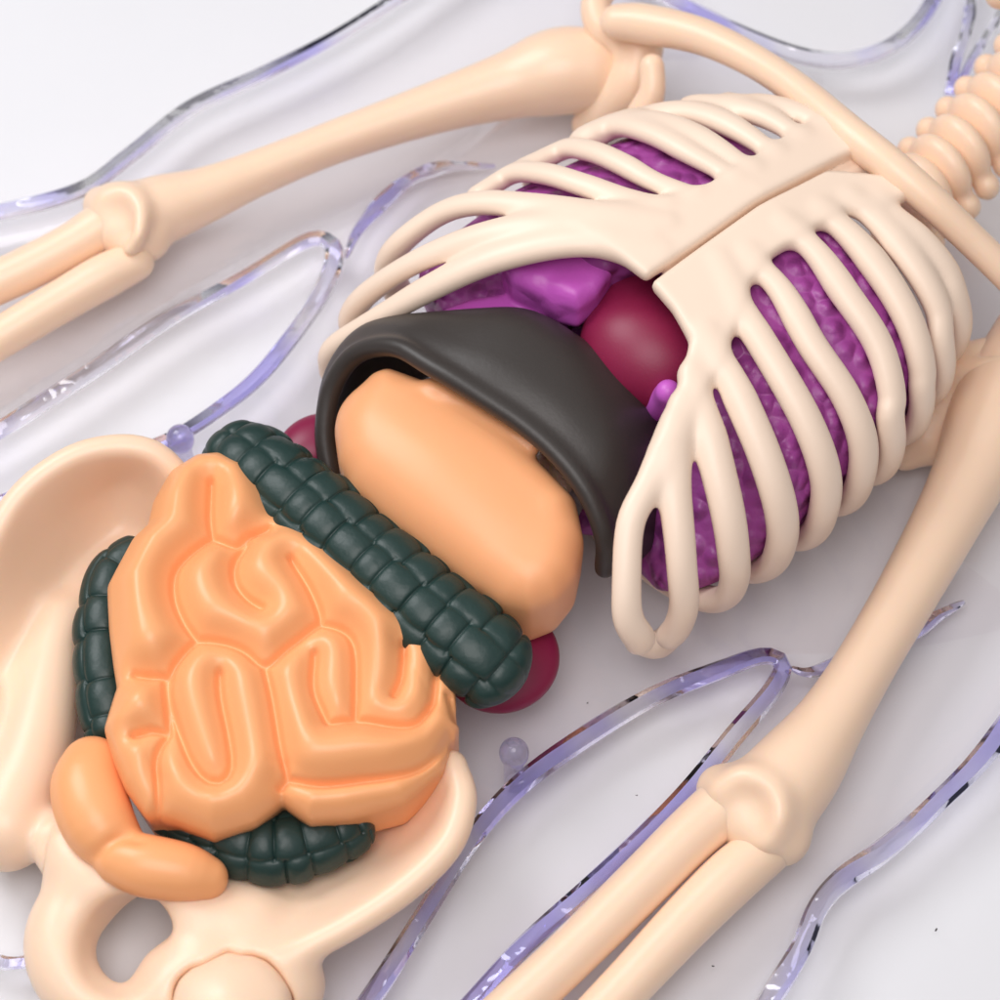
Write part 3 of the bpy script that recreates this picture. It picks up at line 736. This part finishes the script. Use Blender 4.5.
def sheet(rowsets, nu=80, nv=28, zmin=6):
    G = loft(rowsets, nu, nv); V = G.reshape(-1, 3).copy(); V[:, 2] = np.maximum(V[:, 2], zmin); Fc = [[i * nu + j, i * nu + j + 1, (i + 1) * nu + j + 1, (i + 1) * nu + j] for i in range(nv - 1) for j in range(nu - 1)]
    o = raw('tray_wall', V, Fc, M['sheet'], shell, None, V.mean(0))
    md = o.modifiers.new('thickness', 'SOLIDIFY'); md.thickness = 2.5 * S; md.use_rim = False; return o
def row(pts, z, n=40):
    return catmull(PP([(q[0], q[1], q[2] if len(q) > 2 else z) for q in pts]), n)
c2 = lambda R: [(x, y) for x, y, *_ in R]
A, B = c2(R_out_far)[:11], c2(R_in_far)[:7]
def between(a, b, t):
    a = catmull(np.array(a, float), 12); b = catmull(np.array([q[:2] for q in b], float), 12); return [tuple(v) for v in a * (1 - t) + b * t]
def tray(A, B, zmin=6):
    sheet([row(A, RZ), row(between(A, B, .10), 20), row(between(A, B, .28), 7), row(between(A, B, .5), 5), row(between(A, B, .72), 7), row(between(A, B, .90), 20), row(B, RZ)], zmin=zmin)
tray(A, B + [(420, 190), (500, 130), (600, 70), (700, 60)])
tray([(500, 1040)] + c2(R_in_near)[::-1][3:8] + [(860, 640), (960, 560)], c2(R_out_near)[1:])
tray(c2(R_in_far)[::-1][:9] + [(380, 190), (480, 140), (640, -20), (760, 42)], c2(R_in_near)[:9] + [(900, 650, 16), (1060, 610, 12), (1220, 520, 12)], 10)
# pegs and posts
def peg(x, y, z, r, name='peg'):
    a, b = P(x + 2, y + 24, 6), P(x, y, z); f = Field(np.minimum(a, b) - 30, np.maximum(a, b) + 30, 2)
    f.tube([np.array([b[0], b[1], 5]), b - [0, 0, 6]], r * .7, 3); f.tube([b - [0, 0, 4], b], r, 3)
    emit(f, {0: (name, M['peg'], shell)}, 1)
peg(514, 752, 75, 14); peg(180, 438, 66, 14)
V = []
def post(x, y, w, h, d=10):
    b = P(x, y, 0); X, Y = b[0], b[1]
    V = [[X + sx * w, Y + sy * d, z] for z in (4, h) for sx, sy in ((-1, -1), (1, -1), (1, 1), (-1, 1))]
    o = raw('post', V, [[3, 2, 1, 0], [4, 5, 6, 7], [0, 1, 5, 4], [1, 2, 6, 5], [2, 3, 7, 6], [3, 0, 4, 7]], M['sheet'], shell, None, [X, Y, 4], False)
    md = o.modifiers.new('edge', 'BEVEL'); md.width = 2 * S; md.segments = 3
post(806, 112, 12, 60)
rim([(950, 95, 40), (956, 60, 52), (968, 25, 60), (972, -20, 60)], 6); rim([(956, 92, 40), (972, 60, 52), (996, 20, 60), (1010, -10, 60)], 5)
rim([(-40, 950, 30), (0, 962, 30), (25, 962, 30), (50, 955, 30)], 6)

# a little dust
V, Fc = [], []
for i in range(5):
    x, y = [(712, 970), (934, 934), (690, 846), (636, 800), (588, 708)][i] if i < 5 else (rng.uniform(40, 980), rng.uniform(30, 980))
    c = P(x, y, 0); r_ = rng.uniform(.7, 1.9); ang = rng.uniform(0, 6, 5); b = len(V)
    for a in np.sort(ang): V.append([c[0] + r_ * 1.6 * math.cos(a), c[1] + r_ * math.sin(a), 12.2])
    V.append([c[0], c[1], 12.2 + r_]); Fc += [[b + j, b + (j + 1) % 5, b + 5] for j in range(5)] + [[b + j for j in range(5)][::-1]]
d = raw('dust', V, Fc, mat('grey_dust', (.12, .11, .11), .9)); d['kind'] = 'stuff'; d['label'] = 'fine dark dust specks in the clear tray'

# ------------------------------------------------------------------ light
w = bpy.data.worlds.new('World'); scene.world = w; w.use_nodes = True
bg = w.node_tree.nodes['Background']; bg.inputs[1].default_value = .47
wn = w.node_tree; tc = wn.nodes.new('ShaderNodeTexCoord'); sx = wn.nodes.new('ShaderNodeSeparateXYZ'); rmp = wn.nodes.new('ShaderNodeValToRGB')
wn.links.new(tc.outputs['Generated'], sx.inputs[0]); wn.links.new(sx.outputs['Z'], rmp.inputs[0]); wn.links.new(rmp.outputs[0], bg.inputs[0])
rmp.color_ramp.elements[0].color = (.05, .05, .075, 1); rmp.color_ramp.elements[0].position = .2
rmp.color_ramp.elements[1].color = (1, .985, .98, 1); rmp.color_ramp.elements[1].position = .62
def area(name, loc, target, size, power, col=(1, 1, 1), sy=None):
    l = bpy.data.lights.new(name, 'AREA'); l.energy = power; l.size = size * S; l.color = col
    if sy: l.shape = 'RECTANGLE'; l.size_y = sy * S
    o = bpy.data.objects.new(name, l); COL.objects.link(o); o.location = (np.array(loc) * S).tolist()
    d = Vector((np.array(target) - np.array(loc)).tolist()); o.rotation_euler = d.to_track_quat('-Z', 'Y').to_euler()
area('softbox', (-2000, 1400, 3000), (0, 0, 80), 1900, 70, (.98, .985, 1))
area('overhead_softbox', (-250, -800, 2900), (-60, 0, 80), 1700, 39, (1, .955, .945))

cam = bpy.data.cameras.new('camera'); co = bpy.data.objects.new('camera', cam); COL.objects.link(co)
co.location = (CAM * S).tolist(); co.rotation_euler = (TILT, 0, 0)
cam.sensor_width = 36; cam.lens = 36 * F / 1000; cam.clip_start = .05; cam.clip_end = 50
cam.dof.use_dof = True; cam.dof.focus_distance = (DIST - 190) * S; cam.dof.aperture_fstop = 3.2
scene.camera = co
scene.view_settings.view_transform = 'Standard'; scene.view_settings.look = 'None'; scene.view_settings.gamma = 1; scene.view_settings.exposure = 0.04
scene.view_settings.use_curve_mapping = False
scene.render.engine = 'CYCLES'; scene.cycles.use_denoising = True
scene.cycles.max_bounces = 12; scene.cycles.transparent_max_bounces = 24; scene.cycles.transmission_bounces = 12; scene.cycles.sample_clamp_indirect = 6
